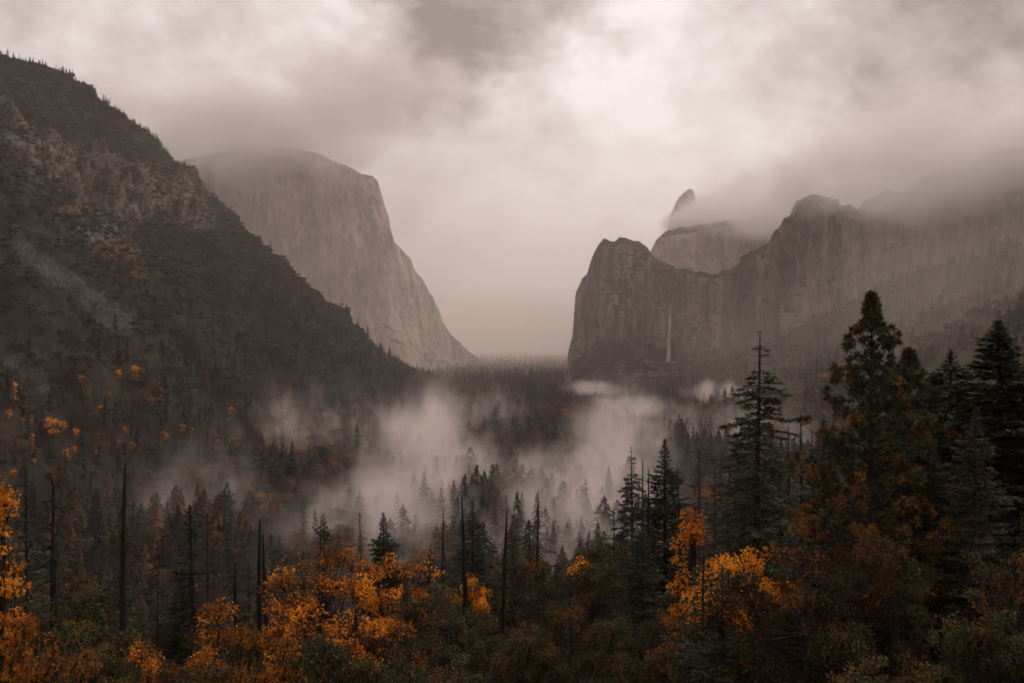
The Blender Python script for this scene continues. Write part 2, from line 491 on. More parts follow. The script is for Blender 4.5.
def fog_volume(name, lo, hi, res, blobs, dens, nscale, thr=0.5, sharp=0.25, step=1.0, zfall=None, color=(0.99, 0.905, 0.862), seed=0.0, squash=(1, 1, 1), aniso=0.2, detail=5.0, wblob=0.26, wisp=0.25, warp=0.3):
    """Mist: a density grid from noise, shaped by soft blobs (centre, radii, weight) placed where the mist hangs."""
    me = bpy.data.meshes.new(name)
    o = link(name, me)
    ng = bpy.data.node_groups.new(name, 'GeometryNodeTree')
    ng.interface.new_socket('Geometry', in_out='INPUT', socket_type='NodeSocketGeometry')
    ng.interface.new_socket('Geometry', in_out='OUTPUT', socket_type='NodeSocketGeometry')
    nt = NT(ng)
    out = nt.node('NodeGroupOutput')
    pos = nt.node('GeometryNodeInputPosition').outputs[0]
    tot = None
    for (c, r, wgt) in blobs:
        dv = nt.vmath('LENGTH', nt.vmath('DIVIDE', nt.vmath('SUBTRACT', pos, tuple(c)), tuple(r)))
        g = nt.rng(dv, 0.25, 1.0, wgt, 0.0)
        tot = g if tot is None else nt.math('MAXIMUM', tot, g)
    n = nt.noise(nt.vmath('ADD', nt.vmath('MULTIPLY', pos, squash), (seed * 3137.0, seed * 911.0, seed * 571.0)), 1.0 / nscale, detail, 0.58, warp)
    n = nt.math('ADD', n, nt.math('MULTIPLY', nt.math('SUBTRACT', nt.noise(nt.vmath('MULTIPLY', pos, squash), 3.3 / nscale, 3.0, 0.6, 1.2), 0.5), wisp))
    # blob weight lowers the threshold that the noise must pass
    val = nt.math('ADD', nt.math('SUBTRACT', n, thr), nt.math('MULTIPLY', nt.math('SUBTRACT', tot, 0.5), wblob))
    den = nt.rng(val, 0.0, sharp, 0.0, 1.0)
    den = nt.math('MULTIPLY', den, tot)
    vc = nt.node('GeometryNodeVolumeCube')
    nt.set(vc.inputs['Density'], den)
    vc.inputs['Min'].default_value = lo
    vc.inputs['Max'].default_value = hi
    for k, x in zip(('Resolution X', 'Resolution Y', 'Resolution Z'), res):
        vc.inputs[k].default_value = x
    sm = nt.node('GeometryNodeSetMaterial')
    nt.l.new(vc.outputs[0], sm.inputs['Geometry'])
    mat = volume_material(name + '_vapour', dens, color, aniso, True, step)
    sm.inputs['Material'].default_value = mat
    nt.l.new(sm.outputs[0], out.inputs[0])
    me.materials.append(mat)
    mod = o.modifiers.new('density', 'NODES')
    mod.node_group = ng
    return tag(o, kind='stuff')


def B(px, py, Y, rx, ry, rz, w=1.0):
    return (at(px, py, Y), (rx, ry, rz), w)


def build_mist():
    # cloud lying on the top of the left wall
    fog_volume('cloud', (-2500, 3500, 480), (100, 5700, 1600), (110, 90, 80),
               [B(215, 146, 3950, 650, 420, 170, 1.2), B(265, 140, 4080, 420, 420, 120, 1.35), B(100, 150, 4200, 900, 900, 420), B(240, 140, 4250, 900, 900, 400), B(360, 92, 4500, 700, 800, 300)], 0.0055, 240, 0.43, 0.26, seed=1, color=(0.987, 0.95, 0.937), squash=(1, 1, 1.6), step=4, wblob=0.2)
    # cloud lying along the right-hand walls
    fog_volume('cloud', (300, 2000, 180), (2900, 5200, 1200), (120, 130, 70),
               [B(688, 224, 4520, 160, 200, 95, 2.6), B(715, 215, 4560, 230, 200, 130, 2.0), B(1000, 130, 2250, 520, 350, 200, 1.1), B(900, 158, 2600, 420, 350, 140, 1.0), B(735, 190, 4700, 190, 300, 150), B(745, 215, 4100, 380, 450, 190), B(790, 205, 3700, 450, 500, 220), B(870, 180, 3100, 600, 600, 260), B(940, 175, 2800, 700, 600, 280), B(1060, 160, 2500, 750, 600, 320), B(920, 200, 2600, 400, 300, 130)],
               0.008, 240, 0.45, 0.26, seed=2, color=(0.987, 0.947, 0.932), squash=(1, 1, 1.6), step=4, wblob=0.2)
    # mist rising from the valley forest
    fog_volume('mist', (-560, 430, -152), (1150, 3000, 110), (260, 300, 72),
               [B(395, 525, 800, 130, 300, 85), B(440, 490, 1000, 140, 350, 105, .85), B(430, 446, 1200, 90, 350, 110), B(495, 414, 1700, 120, 400, 75, .6),
                B(622, 455, 950, 80, 300, 105, .85), B(575, 540, 740, 140, 260, 75), B(590, 500, 850, 95, 240, 90), B(632, 406, 1900, 110, 220, 38, 1.1), B(590, 388, 2400, 130, 300, 26, .75),
                B(715, 392, 2200, 110, 240, 40, 1.1), B(505, 500, 950, 150, 350, 75, .7), B(225, 520, 860, 130, 300, 100, .55), B(320, 440, 1400, 240, 500, 120, .36),
                B(700, 440, 1500, 320, 450, 90, .5)], 0.018, 62, 0.49, 0.28, seed=3, squash=(1, 0.5, 0.5), wblob=0.2, step=2.4, wisp=0.8, warp=1.1)
    # extra haze, added as a mist volume to fade the far valley
    fog_volume('mist', (-2600, 1900, -200), (2600, 12400, 900), (50, 90, 30),
               [((0, 6400, 200), (3800, 5400, 1300), 1.0), ((0, 10000, 0), (4000, 4200, 700), 2.6)], 0.00022, 900, 0.30, 0.3, seed=5, step=2.5)
    # thin veil of added haze that softens the right-hand slope
    fog_volume('mist', (250, 1000, -140), (2300, 3000, 420), (80, 80, 40),
               [B(860, 340, 1900, 520, 700, 260), B(980, 300, 1700, 560, 600, 300), B(760, 360, 2200, 350, 500, 160)], 0.00055, 260, 0.40, 0.35, seed=4, step=2.5)


def build_camera():
    c = bpy.data.cameras.new('camera')
    c.sensor_width = 36
    c.lens = 36.0 * F / 1024.0
    c.clip_start = 0.5
    c.clip_end = 40000
    o = bpy.data.objects.new('camera', c)
    COL.objects.link(o)
    o.rotation_euler = (R(90), 0, 0)
    scene.camera = o
    v = scene.view_settings
    scene.display_settings.display_device = 'sRGB'
    v.view_transform = 'Standard'
    v.look = 'None'
    v.exposure = 0.42
    v.gamma = 1.0
    v.use_curve_mapping = False
    cy = scene.cycles
    scene.render.engine = 'CYCLES'
    cy.use_denoising = True
    cy.denoiser = 'OPENIMAGEDENOISE'
    cy.use_adaptive_sampling = True
    cy.adaptive_threshold = 0.03
    cy.max_bounces = 4
    cy.diffuse_bounces = 2
    cy.glossy_bounces = 1
    cy.transmission_bounces = 2
    cy.volume_bounces = 2
    cy.transparent_max_bounces = 6
    cy.volume_step_rate = 1.0
    cy.volume_max_steps = 256
    cy.filter_width = 1.7
    cy.use_light_tree = False
    scene.render.use_persistent_data = False
# ------------------------------------------------------------------ trees
def leaf_material(name, c0, c1, c2=None, share=0.2, trans=0.3, rough=0.75, low=None):
    m, nt = new_mat(name)
    geo = nt.node('ShaderNodeNewGeometry')
    info = nt.node('ShaderNodeObjectInfo')
    f = geo.outputs['Random Per Island']
    col = nt.mix(f, c0, c1)
    if c2 is not None:
        # whole clumps of another colour: patchy in the crown
        tc = nt.node('ShaderNodeTexCoord').outputs['Object']
        n = nt.noise(tc, 0.5, 3, 0.6)
        n = nt.math('ADD', n, nt.math('MULTIPLY', nt.math('SUBTRACT', f, 0.5), 0.22))
        if low is not None:                     # older, browner foliage lower down the tree
            sz = nt.node('ShaderNodeSeparateXYZ'); nt.l.new(tc, sz.inputs[0])
            n = nt.math('ADD', n, nt.rng(sz.outputs['Z'], low[0], low[1], low[2], 0.0))
        col = nt.mix(nt.rng(n, 0.62 - share * 0.6, 0.70 - share * 0.6), col, c2)
    k = nt.math('ADD', nt.math('MULTIPLY', info.outputs['Random'], 0.8), 0.5)
    col = nt.vmath('SCALE', col, k)
    b = nt.node('ShaderNodeBsdfPrincipled')
    nt.l.new(col, b.inputs['Base Color'])
    b.inputs['Roughness'].default_value = rough
    b.inputs['Specular IOR Level'].default_value = 0.15
    t = nt.node('ShaderNodeBsdfTranslucent')
    nt.l.new(col, t.inputs['Color'])
    mx = nt.node('ShaderNodeMixShader')
    mx.inputs[0].default_value = trans
    nt.l.new(b.outputs[0], mx.inputs[1]); nt.l.new(t.outputs[0], mx.inputs[2])
    o = nt.node('ShaderNodeOutputMaterial')
    nt.l.new(mx.outputs[0], o.inputs['Surface'])
    return m


def bark_material(name, c0, c1):
    m, nt = new_mat(name)
    tc = nt.node('ShaderNodeTexCoord').outputs['Object']
    n = nt.noise(nt.vmath('MULTIPLY', tc, (1, 1, 0.18)), 4.0, 5, 0.65)
    finish(nt, nt.mix(nt.rng(n, 0.35, 0.65), c0, c1), 0.9, n, 0.05, 0.8, 0.15)
    return m


class MB:
    def __init__(self):
        self.V = []; self.Q = []; self.n = 0

    def add(self, V, Q):
        self.V.append(np.asarray(V, float)); self.Q.append(np.asarray(Q, int) + self.n)
        self.n += len(V)

    def tube(self, pts, rad, k=6):
        pts = np.asarray(pts, float); rad = np.asarray(rad, float)
        n = len(pts)
        t = np.gradient(pts, axis=0)
        t /= np.linalg.norm(t, axis=1, keepdims=True) + 1e-9
        ref = np.where(np.abs(t[:, 2:3]) > 0.9, np.array([[1.0, 0, 0]]), np.array([[0, 0, 1.0]]))
        a = np.cross(t, ref); a /= np.linalg.norm(a, axis=1, keepdims=True) + 1e-9
        b = np.cross(t, a)
        ang = np.arange(k) / k * 2 * math.pi
        V = pts[:, None] + rad[:, None, None] * (a[:, None] * np.cos(ang)[None, :, None] + b[:, None] * np.sin(ang)[None, :, None])
        i = np.arange(n * k).reshape(n, k)
        j = np.roll(i, -1, 1)
        Q = np.stack([i[:-1], j[:-1], j[1:], i[1:]], -1).reshape(-1, 4)
        self.add(V.reshape(-1, 3), Q)

    def cards(self, c, d, s, l, w, mid=0.5):
        """leaf or needle shapes: a diamond from c along d, w wide along s"""
        l = np.asarray(l)[:, None]; w = np.asarray(w)[:, None]
        p = c + d * l * mid
        V = np.stack([c, p + s * w * 0.5, c + d * l, p - s * w * 0.5], 1).reshape(-1, 3)
        self.add(V, np.arange(len(c) * 4).reshape(-1, 4))

    def mesh(self, name, mat, smooth_shade=False):
        if not self.V:
            return None
        V = np.concatenate(self.V); Q = np.concatenate(self.Q)
        return mesh_from(name, V, np.full(len(Q), 4), Q.ravel(), mat, smooth_shade)


def unit(a):
    return a / (np.linalg.norm(a, axis=-1, keepdims=True) + 1e-9)


def rand_dirs(rng, n):
    return unit(rng.normal(size=(n, 3)))


def trunk_line(rng, h, bend=0.02, n=12, lean=0.0):
    t = np.linspace(0, 1, n)
    a, b = rng.uniform(0, 6.28, 2)
    x = bend * h * (np.sin(t * 4 + a) - np.sin(a)) * 0.5 + lean * h * t ** 1.5
    y = bend * h * (np.sin(t * 3.3 + b) - np.sin(b)) * 0.5
    return np.stack([x, y, t * h], -1), t


def on_line(P, t, u):
    return np.stack([np.interp(u, t, P[:, k]) for k in range(3)], -1)


def conifer(seed, h=30.0, rad=4.0, t0=0.12, nbr=240, shape=0.85, droop=0.25, up=0.15, needle=0.36, width=0.1, dens=26, gap=0.0, bare_top=0.0, r0=0.38, clump=False, stub=0.0, lopsided=0.0):
    """a conifer: tapering trunk with limbs (one mesh) and a crown of needle sprays (another)"""
    rng = np.random.default_rng(seed)
    T, C = MB(), MB()
    P, t = trunk_line(rng, h, 0.008)
    T.tube(P, r0 * (1 - t) ** 0.8 + 0.03, 8)
    u = t0 + (1 - t0) * (1 - (1 - (np.arange(nbr) + rng.uniform(0, 1, nbr)) / nbr) ** 1.25)
    az = np.arange(nbr) * 2.399 + rng.uniform(-0.5, 0.5, nbr)
    whorl = 0.86 + 0.22 * np.sin(u * h * 2.1 + rng.uniform(0, 6)) + rng.normal(0, 0.10, nbr)
    s = (u - t0) / (1 - t0)
    qq = (1 - s) / shape
    L = rad * np.clip(qq / (1 + qq ** 3) ** (1 / 3), 0.015, 1) * np.clip(whorl, 0.35, 1.2) * (0.55 + 0.45 * np.clip(s / 0.12, 0, 1))
    L *= 1 + lopsided * np.cos(az - 1.0)
    sect = vnoise(np.stack([np.cos(az) * 1.3, np.sin(az) * 1.3, u * 7], -1), seed)
    for i in range(nbr):
        li = max(L[i], 0.12)
        if gap and sect[i] < -0.55 + gap:
            if rng.uniform() < 0.6:
                continue
            li *= 0.6
        bare = (bare_top and u[i] > 1 - bare_top and rng.uniform() < 0.75) or rng.uniform() < stub
        base = on_line(P, t, np.array([u[i]]))[0]
        el = up * (0.3 + 1.3 * s[i]) - droop * (1 - s[i]) * 0.7 + rng.normal(0, 0.07)
        d = np.array([math.cos(az[i]) * math.cos(el), math.sin(az[i]) * math.cos(el), math.sin(el)])
        k = np.linspace(0, 1, 5)[:, None]
        sag = np.array([0, 0, -1.0]) * (droop * li * 0.5) * k ** 2 + np.array([0, 0, 1.0]) * (0.12 * li) * k ** 4
        pts = base + d * li * k + sag
        T.tube(pts, (0.018 + 0.016 * li) * (1 - 0.85 * k[:, 0]), 3)
        if bare:
            continue
        if clump:
            nt_ = max(1, int(li * 1.5))
            for q in range(nt_):
                kk = 1.0 if q == 0 else rng.uniform(0.4, 1)
                cpos = pts[0] + (pts[-1] - pts[0]) * kk + sag[-1] * 0 + rng.normal(0, 0.22, 3) * (q > 0) * np.array([1.4, 1.4, 1]) + np.array([0, 0, 0.15])
                m = int(dens * 3)
                dd = unit(rand_dirs(rng, m) + d * 0.35 + np.array([0, 0, 0.35]))
                C.cards(cpos + dd * 0.04, dd, unit(np.cross(dd, rand_dirs(rng, m))), needle * rng.uniform(0.8, 1.3, m) * 1.15, np.full(m, width))
            continue
        m = int(dens * li) + 4
        kk = rng.uniform(0.12, 1.0, m) ** 0.8
        f = kk[:, None]
        c = base + d * li * f - np.array([0, 0, 1.0]) * (droop * li * 0.5) * f ** 2 + np.array([0, 0, 1.0]) * (0.12 * li) * f ** 4
        side = np.array([-math.sin(az[i]), math.cos(az[i]), 0])
        sgn = rng.choice([-1, 1], m)[:, None]
        spread = rng.uniform(0, 1, m)[:, None] * (0.45 * li * (1.05 - f)) * 0.9
        dd = unit(d * 0.7 + side * sgn * rng.uniform(0.2, 1.1, m)[:, None] + rng.normal(0, 0.22, (m, 3)) + np.array([0, 0, -0.12]))
        c = c + side * sgn * spread + rng.normal(0, 0.05, (m, 3))
        C.cards(c, dd, unit(np.cross(dd, np.array([0, 0, 1.0]) + rng.normal(0, 0.45, (m, 3)))), needle * min(1.0, 0.42 + 0.4 * li) * rng.uniform(0.7, 1.4, m), width * min(1.0, 0.5 + 0.4 * li) * rng.uniform(0.8, 1.4, m))
    # leader
    if not bare_top:
        m = 26
        c = P[-1] - np.array([0, 0, 1.0]) * rng.uniform(0, 0.9, m)[:, None]
        dd = unit(rng.normal(0, 0.3, (m, 3)) + np.array([0, 0, 0.8]))
        C.cards(c, dd, unit(np.cross(dd, rand_dirs(rng, m))), np.full(m, needle * 0.8), np.full(m, width * 0.8))
    return T, C


def snag(seed, h=28.0, r0=0.42, nbr=40, blen=1.4, t0=0.3, lean=0.0, broken=True, droop=0.35, hook=0.0, thick=1.0, arm=None):
    """a dead standing trunk with what is left of its branches: (trunk, branches)"""
    rng = np.random.default_rng(seed)
    T, Br = MB(), []
    P, t = trunk_line(rng, h, 0.012, 32, lean)
    if hook:
        P[:, 0] += hook * h * np.clip((t - 0.93) / 0.07, 0, 1) ** 1.3 * 0.55
        P[:, 2] += hook * 0.9 * h * np.clip((t - 0.97) / 0.03, 0, 1)
    rr = r0 * (1 - t) ** 0.75 + (0.07 if broken else 0.02)
    rr *= 1 + 0.12 * rng.normal(size=len(rr))
    T.tube(P, rr, 8)
    for i in range(nbr):
        Bm = MB(); Br.append(Bm)
        u = t0 + (1 - t0) * rng.uniform(0, 0.98)
        az = rng.uniform(0, 6.283)
        li = blen * rng.uniform(0.25, 1.25) * (1.1 - 0.75 * u)
        el = rng.normal(0.12, 0.2) - droop * 0.4
        base = on_line(P, t, np.array([u]))[0]
        d = np.array([math.cos(az) * math.cos(el), math.sin(az) * math.cos(el), math.sin(el)])
        k = np.linspace(0, 1, 5)[:, None]
        pts = base + d * li * k + np.array([0, 0, -1.0]) * droop * li * 0.6 * k ** 2 + np.array([0, 0, 1.0]) * 0.25 * li * k ** 3.5
        Bm.tube(pts, thick * (0.035 + 0.022 * li) * (1 - 0.7 * k[:, 0]), 4)
        for q in range(int(li * 2.6)):
            kk = rng.uniform(0.35, 1)
            p0 = pts[0] + (pts[-1] - pts[0]) * kk
            d2 = unit(d * 0.5 + rng.normal(0, 0.6, 3) + np.array([0, 0, -0.15]))
            Bm.tube([p0, p0 + d2 * 0.25 * li, p0 + d2 * 0.5 * li + rng.normal(0, 0.05, 3)], [0.03 * thick, 0.022 * thick, 0.012 * thick], 3)
    if arm:
        u, ln = arm
        b = on_line(P, t, np.array([u]))[0]
        Bm = MB(); Br.append(Bm)
        k = np.linspace(0, 1, 7)[:, None]
        Bm.tube(b + np.array([-ln, 0.1 * ln, 0]) * k + np.array([0, 0, 1.0]) * ln * (-0.75 * k + 1.0 * k ** 2.5), 0.16 * (1 - 0.75 * k[:, 0]), 6)
    return T, Br


def broadleaf(seed, h=11.0, rad=4.2, leaf=0.26, wid=0.17, nclump=70, per=95, cr=0.95, trunk_h=0.25, flat=0.85, sparse=0.0, r0=0.22, low=0.25, narrow=False, lobes=0, lobe_r=1.5):
    """oak or maple: trunk that forks into limbs (one mesh), crown of separate leaves gathered in clumps"""
    rng = np.random.default_rng(seed)
    T, C = MB(), MB()
    top = np.array([rng.normal(0, 0.04 * h), rng.normal(0, 0.04 * h), h * 0.8])
    P, t = trunk_line(rng, h * 0.86, 0.03, 10)
    T.tube(P, r0 * (1 - t) ** 0.8 + 0.015, 7)
    # clump centres fill an uneven egg
    cs = []
    centres = []
    target = lobes or nclump
    while len(cs) < target:
        q = rng.uniform(-1, 1, 3)
        r = np.linalg.norm(q)
        if r > 1 or (r < 0.35 and not narrow):
            continue
        lump = 0.80 + 0.42 * vnoise(np.array([q / r * 1.6]), seed)[0]
        if r > lump:
            continue
        z = h * (low + (1 - low) * 0.5) + q[2] * h * (1 - low) * 0.5
        wz = 1.0
        if narrow:
            wz = np.clip(1.15 - (z / h), 0.12, 1)
        cs.append((q[0] * rad * wz, q[1] * rad * wz, z))
    cs = np.array(cs)
    if lobes:                                   # boughs: rounded masses with gaps and shade between them
        own = rng.integers(0, lobes, nclump)
        dd = rand_dirs(rng, nclump)
        dd[:, 2] = np.abs(dd[:, 2]) * 1.1 - 0.30
        rl = lobe_r * rng.uniform(0.65, 1.25, lobes)[own][:, None]
        cs = cs[own] + dd * rl * rng.uniform(0.55, 1.0, nclump)[:, None] * np.array([1.25, 1.25, 0.85])
    cs[:, 2] = h * low + (cs[:, 2] - cs[:, 2].min()) / np.ptp(cs[:, 2]) * (h * (1 - low) - cr * 0.55)
    cs[:, :2] += on_line(P, t, np.clip(cs[:, 2] / (h * 0.86), 0, 1))[:, :2]
    for c in cs:
        u0 = np.clip(c[2] / (h * 0.86) - rng.uniform(0.12, 0.35), trunk_h * 0.7, 0.9)
        b = on_line(P, t, np.array([u0]))[0]
        mid = (b + c) / 2 + np.array([0, 0, -0.06 * h]) + rng.normal(0, 0.2, 3)
        T.tube([b, (b + mid) / 2 + rng.normal(0, 0.06, 3), mid, (mid + c) / 2, c], np.array([0.05, 0.038, 0.027, 0.018, 0.009]) * h / 13, 4)
        m = max(6, int(per * rng.uniform(0.4, 1.5) * (1 - sparse * rng.uniform())))
        d = rand_dirs(rng, m)
        rr = cr * rng.uniform(0.35, 1.0, m)[:, None] ** 0.6 * rng.uniform(0.75, 1.3)
        pos = c + d * rr * np.array([1.15, 1.15, flat * 0.8])
        dd = unit(d * 0.5 + rand_dirs(rng, m) + np.array([0, 0, -0.25]))
        up = unit(np.array([0, 0, 1.0]) + rng.normal(0, 0.6, (m, 3)))
        C.cards(pos, dd, unit(np.cross(dd, up)), leaf * rng.uniform(0.65, 1.35, m), wid * rng.uniform(0.7, 1.3, m), 0.55)
        for q in range(5):
            e = c + rand_dirs(rng, 1)[0] * cr * 0.8
            T.tube([c * 0.8 + mid * 0.2, (c + e) / 2, e], [0.02, 0.014, 0.006], 3)
    return T, C


def far_conifer_template(rng, lev=9, per=5, w=0.13, da=0.5):
    V, Fc = [], []
    for l in range(lev):
        s = l / lev
        z = 0.10 + 0.86 * s
        for k in range(per):
            a = rng.uniform(0, 6.283)
            r = w * (1 - s) ** 0.8 * rng.uniform(0.6, 1.2) + 0.008
            dq = da * rng.uniform(0.7, 1.3)
            b = len(V)
            V += [(0, 0, z + 0.9 / lev), (r * math.cos(a - dq), r * math.sin(a - dq), z - 0.02 + rng.uniform(-.02, .02)), (r * 1.1 * math.cos(a + dq), r * 1.1 * math.sin(a + dq), z - 0.02 + rng.uniform(-.02, .02))]
            Fc.append((b, b + 1, b + 2))
    b = len(V)
    V += [(0.008, 0, 0), (-0.005, 0.007, 0), (-0.005, -0.007, 0), (0, 0, 1.0)]
    Fc += [(b, b + 1, b + 3), (b + 1, b + 2, b + 3), (b + 2, b, b + 3)]
    return np.array(V), np.array(Fc)


def far_crown_template(rng, n=46, k0=0.09, k1=0.2):
    """small round broadleaf crown or bush"""
    d = rand_dirs(rng, n)
    d[:, 2] = np.abs(d[:, 2]) * 1.0 - 0.15
    c = d * (0.42 * rng.uniform(0.65, 1.1, n)[:, None]) + np.array([0, 0, 0.45])
    s = unit(np.cross(d, rand_dirs(rng, n))); u = np.cross(d, s)
    k = rng.uniform(k0, k1, n)[:, None]
    V = np.stack([c + s * k, c - s * k * 0.5 + u * k, c - s * k * 0.5 - u * k], 1).reshape(-1, 3)
    return V, np.arange(n * 3).reshape(-1, 3)


def scatter_mesh(name, temps, pos, hgt, wid, mat, seed, tint=None):
    rng = np.random.default_rng(seed)
    which = rng.integers(0, len(temps), len(pos))
    Vs, Fs, At, n = [], [], [], 0
    for k, (V, Fc) in enumerate(temps):
        sel = which == k
        p, h, w = pos[sel], hgt[sel], wid[sel]
        if len(p) == 0:
            continue
        a = rng.uniform(0, 6.283, len(p))
        ca, sa = np.cos(a)[:, None], np.sin(a)[:, None]
        x = (V[None, :, 0] * ca - V[None, :, 1] * sa) * w[:, None]
        y = (V[None, :, 0] * sa + V[None, :, 1] * ca) * w[:, None]
        z = V[None, :, 2] * h[:, None]
        W = np.stack([x, y, z], -1) + p[:, None]
        Vs.append(W.reshape(-1, 3))
        Fs.append((Fc[None] + (np.arange(len(p)) * len(V))[:, None, None] + n).reshape(-1, 3))
        tv = rng.uniform(0, 1, len(p)) if tint is None else tint[sel]
        At.append(np.repeat(tv, len(V)))
        n += len(p) * len(V)
    V = np.concatenate(Vs); Fc = np.concatenate(Fs)
    return mesh_from(name, V, np.full(len(Fc), 3), Fc.ravel(), mat, False, {'tint': np.concatenate(At)})


def far_tree_material(name, stops):
    m, nt = new_mat(name)
    r = nt.node('ShaderNodeValToRGB')
    nt.set(r.inputs[0], nt.attr('tint'))
    el = r.color_ramp.elements
    el[0].position, el[0].color = stops[0][0], (*stops[0][1], 1)
    el[1].position, el[1].color = stops[-1][0], (*stops[-1][1], 1)
    for p, c in stops[1:-1]:
        e = el.new(p); e.color = (*c, 1)
    g = nt.node('ShaderNodeNewGeometry').outputs['Random Per Island']
    finish(nt, nt.vmath('SCALE', r.outputs[0], nt.math('ADD', nt.math('MULTIPLY', g, 0.8), 0.6)), 0.9, spec=0.08)
    return m
# ------------------------------------------------------------------ the forest: masses first
def build_forest():
    rng = np.random.default_rng(77)
    con = [far_conifer_template(rng, 9, 5, w) for w in (0.11, 0.13, 0.15, 0.10)]
    conh = [far_conifer_template(rng, 17, 8, w, 0.28) for w in (0.12, 0.14, 0.17, 0.13)]
    tiny = [far_conifer_template(rng, 4, 3, w) for w in (0.14, 0.18)]
    rnd = [far_crown_template(rng) for _ in range(4)]
    rndh = [far_crown_template(rng, 240, 0.03, 0.075) for _ in range(4)]
    dark = far_tree_material('far_needles', [(0.0, (0.010, 0.011, 0.008)), (0.6, (0.024, 0.022, 0.014)), (0.88, (0.05, 0.032, 0.018)), (1.0, (0.11, 0.045, 0.016))])
    brush = far_tree_material('far_brush', [(0.0, (0.014, 0.013, 0.009)), (0.45, (0.034, 0.025, 0.016)), (0.85, (0.080, 0.036, 0.017)), (1.0, (0.22, 0.075, 0.016))])
    chap = far_tree_material('far_chaparral', [(0.0, (0.012, 0.012, 0.008)), (0.6, (0.025, 0.023, 0.016)), (0.97, (0.048, 0.036, 0.022)), (1.0, (0.17, 0.07, 0.02))])
    # valley floor and right-hand slope
    def field(n, y0, y1, power, keep_left=True):
        y = y0 + (y1 - y0) * rng.uniform(0, 1, n) ** power
        x = y * rng.uniform(-0.70, 0.70, n)
        ok = x > np.interp(y, [60, 300, 560, 850, 1250, 1800, 2500, 3150, 3330], [-1100, -800, -560, -395, -335, -300, -260, -225, -205]) - 25
        ok |= y > 3400
        x, y = x[ok], y[ok]
        return np.stack([x, y, ground_z(x, y) - 0.5], -1)
    near = field(27000, 440, 3400, 1.15)
    clear = vnoise(np.stack([near[:, 0] / 90, near[:, 1] / 140, near[:, 0] * 0], -1), 61) > -0.42
    clear |= near[:, 0] < 60
    near = near[clear]
    big = vnoise(np.stack([near[:, 0] / 130, near[:, 1] / 130, near[:, 0] * 0], -1), 81)
    h = np.clip(np.where(rng.uniform(0, 1, len(near)) < 0.3, rng.normal(36, 7, len(near)), rng.normal(20, 6, len(near))) * (1 + 0.35 * big), 8, 52)
    pine = vnoise(np.stack([near[:, 0] / 60, near[:, 1] / 60, near[:, 0] * 0], -1), 71) + rng.normal(0, 0.35, len(near)) > np.where(near[:, 0] < -40, 0.16, -0.25)
    close = near[:, 1] < 1250
    wd = h * rng.uniform(1.1, 2.3, len(near))
    for k, (sel, tc) in enumerate(((pine & ~close, con), (pine & close, conh))):
        tag(link('forest', scatter_mesh('forest', tc, near[sel], h[sel], wd[sel], dark, 5 + k)), kind='stuff')
    for k, (sel, tc) in enumerate(((~pine & ~close, rnd), (~pine & close, rndh))):
        tag(link('broadleaf_forest', scatter_mesh('broadleaf_forest', tc, near[sel], h[sel] * 0.55, wd[sel] * 0.45, brush, 15 + k)), kind='stuff')
    far = field(22000, 3400, 11500, 1.4)
    h = np.clip(rng.normal(40, 9, len(far)), 18, 60)
    tag(link('forest', scatter_mesh('forest', tiny, far, h, h * 1.7, dark, 6)), kind='stuff')
    # brush and trees on the left mountain
    P, rock, talus, v = MOUNT['P'], MOUNT['rock'], MOUNT['talus'], MOUNT['v']
    nu, nv = v.shape
    n = 34000
    i = rng.integers(0, nu, n); j = rng.integers(0, nv, n)
    p = P[i, j] + rng.normal(0, 1.5, (n, 3)) * np.array([1, 1, 0])
    px = p[:, 0] / p[:, 1] * F + 512; py = 341.5 - p[:, 2] / p[:, 1] * F
    ok = (px > -60) & (p[:, 1] > 500) & (rng.uniform(0, 1, n) > 0.85 * rock[i, j] + 1.2 * talus[i, j])
    p, i, j, py, px = p[ok], i[ok], j[ok], py[ok], px[ok]
    vv = v[i, j]
    tree = rng.uniform(0, 1, len(p)) < 0.10 + 0.75 * smooth(330, 440, py + 12 * vnoise(np.stack([px / 40, py / 40, py * 0], -1), 8))
    tree |= (vv < 0.035) & (rng.uniform(0, 1, len(p)) < 0.8)
    pt = p[tree]
    h = np.clip(rng.normal(22, 7, len(pt)), 8, 40) * np.where(py[tree] < 330, 0.7, 1)
    i2 = rng.integers(int(nu * 0.12), int(nu * 0.72), 1500); j2 = rng.integers(0, 8, 1500)
    keep = vnoise(np.stack([i2 / 9.0, i2 * 0.0, i2 * 0.0], -1), 12) > -0.25
    pt = np.concatenate([pt, P[i2, j2][keep]])
    h = np.concatenate([h, np.clip(rng.normal(11, 4.5, keep.sum()), 4, 24)])
    tag(link('mountain_forest', scatter_mesh('mountain_forest', con, pt - [0, 0, 1], h, h * rng.uniform(0.9, 1.4, len(pt)), dark, 7)), kind='stuff')
    pb = p[~tree]
    h = np.clip(rng.normal(7, 2.5, len(pb)), 3, 14)
    tag(link('brush', scatter_mesh('brush', rnd, pb - [0, 0, .8], h, h * rng.uniform(1.0, 1.9, len(pb)), chap, 8)), kind='stuff')
# ------------------------------------------------------------------ single trees
KIND = {}


def kind(key, name, cat, h, trunk, second, part, tm, sm, smooth_trunk=True):
    """a kind of tree: shared meshes for the trunk (or dead trunk) and for crown (or bare branches)"""
    KIND[key] = dict(name=name, cat=cat, h=h, a=trunk.mesh(key + '_trunk', tm, smooth_trunk), b=[q.mesh(key + '_' + part, sm) for q in (second if isinstance(second, list) else [second])], part=part)


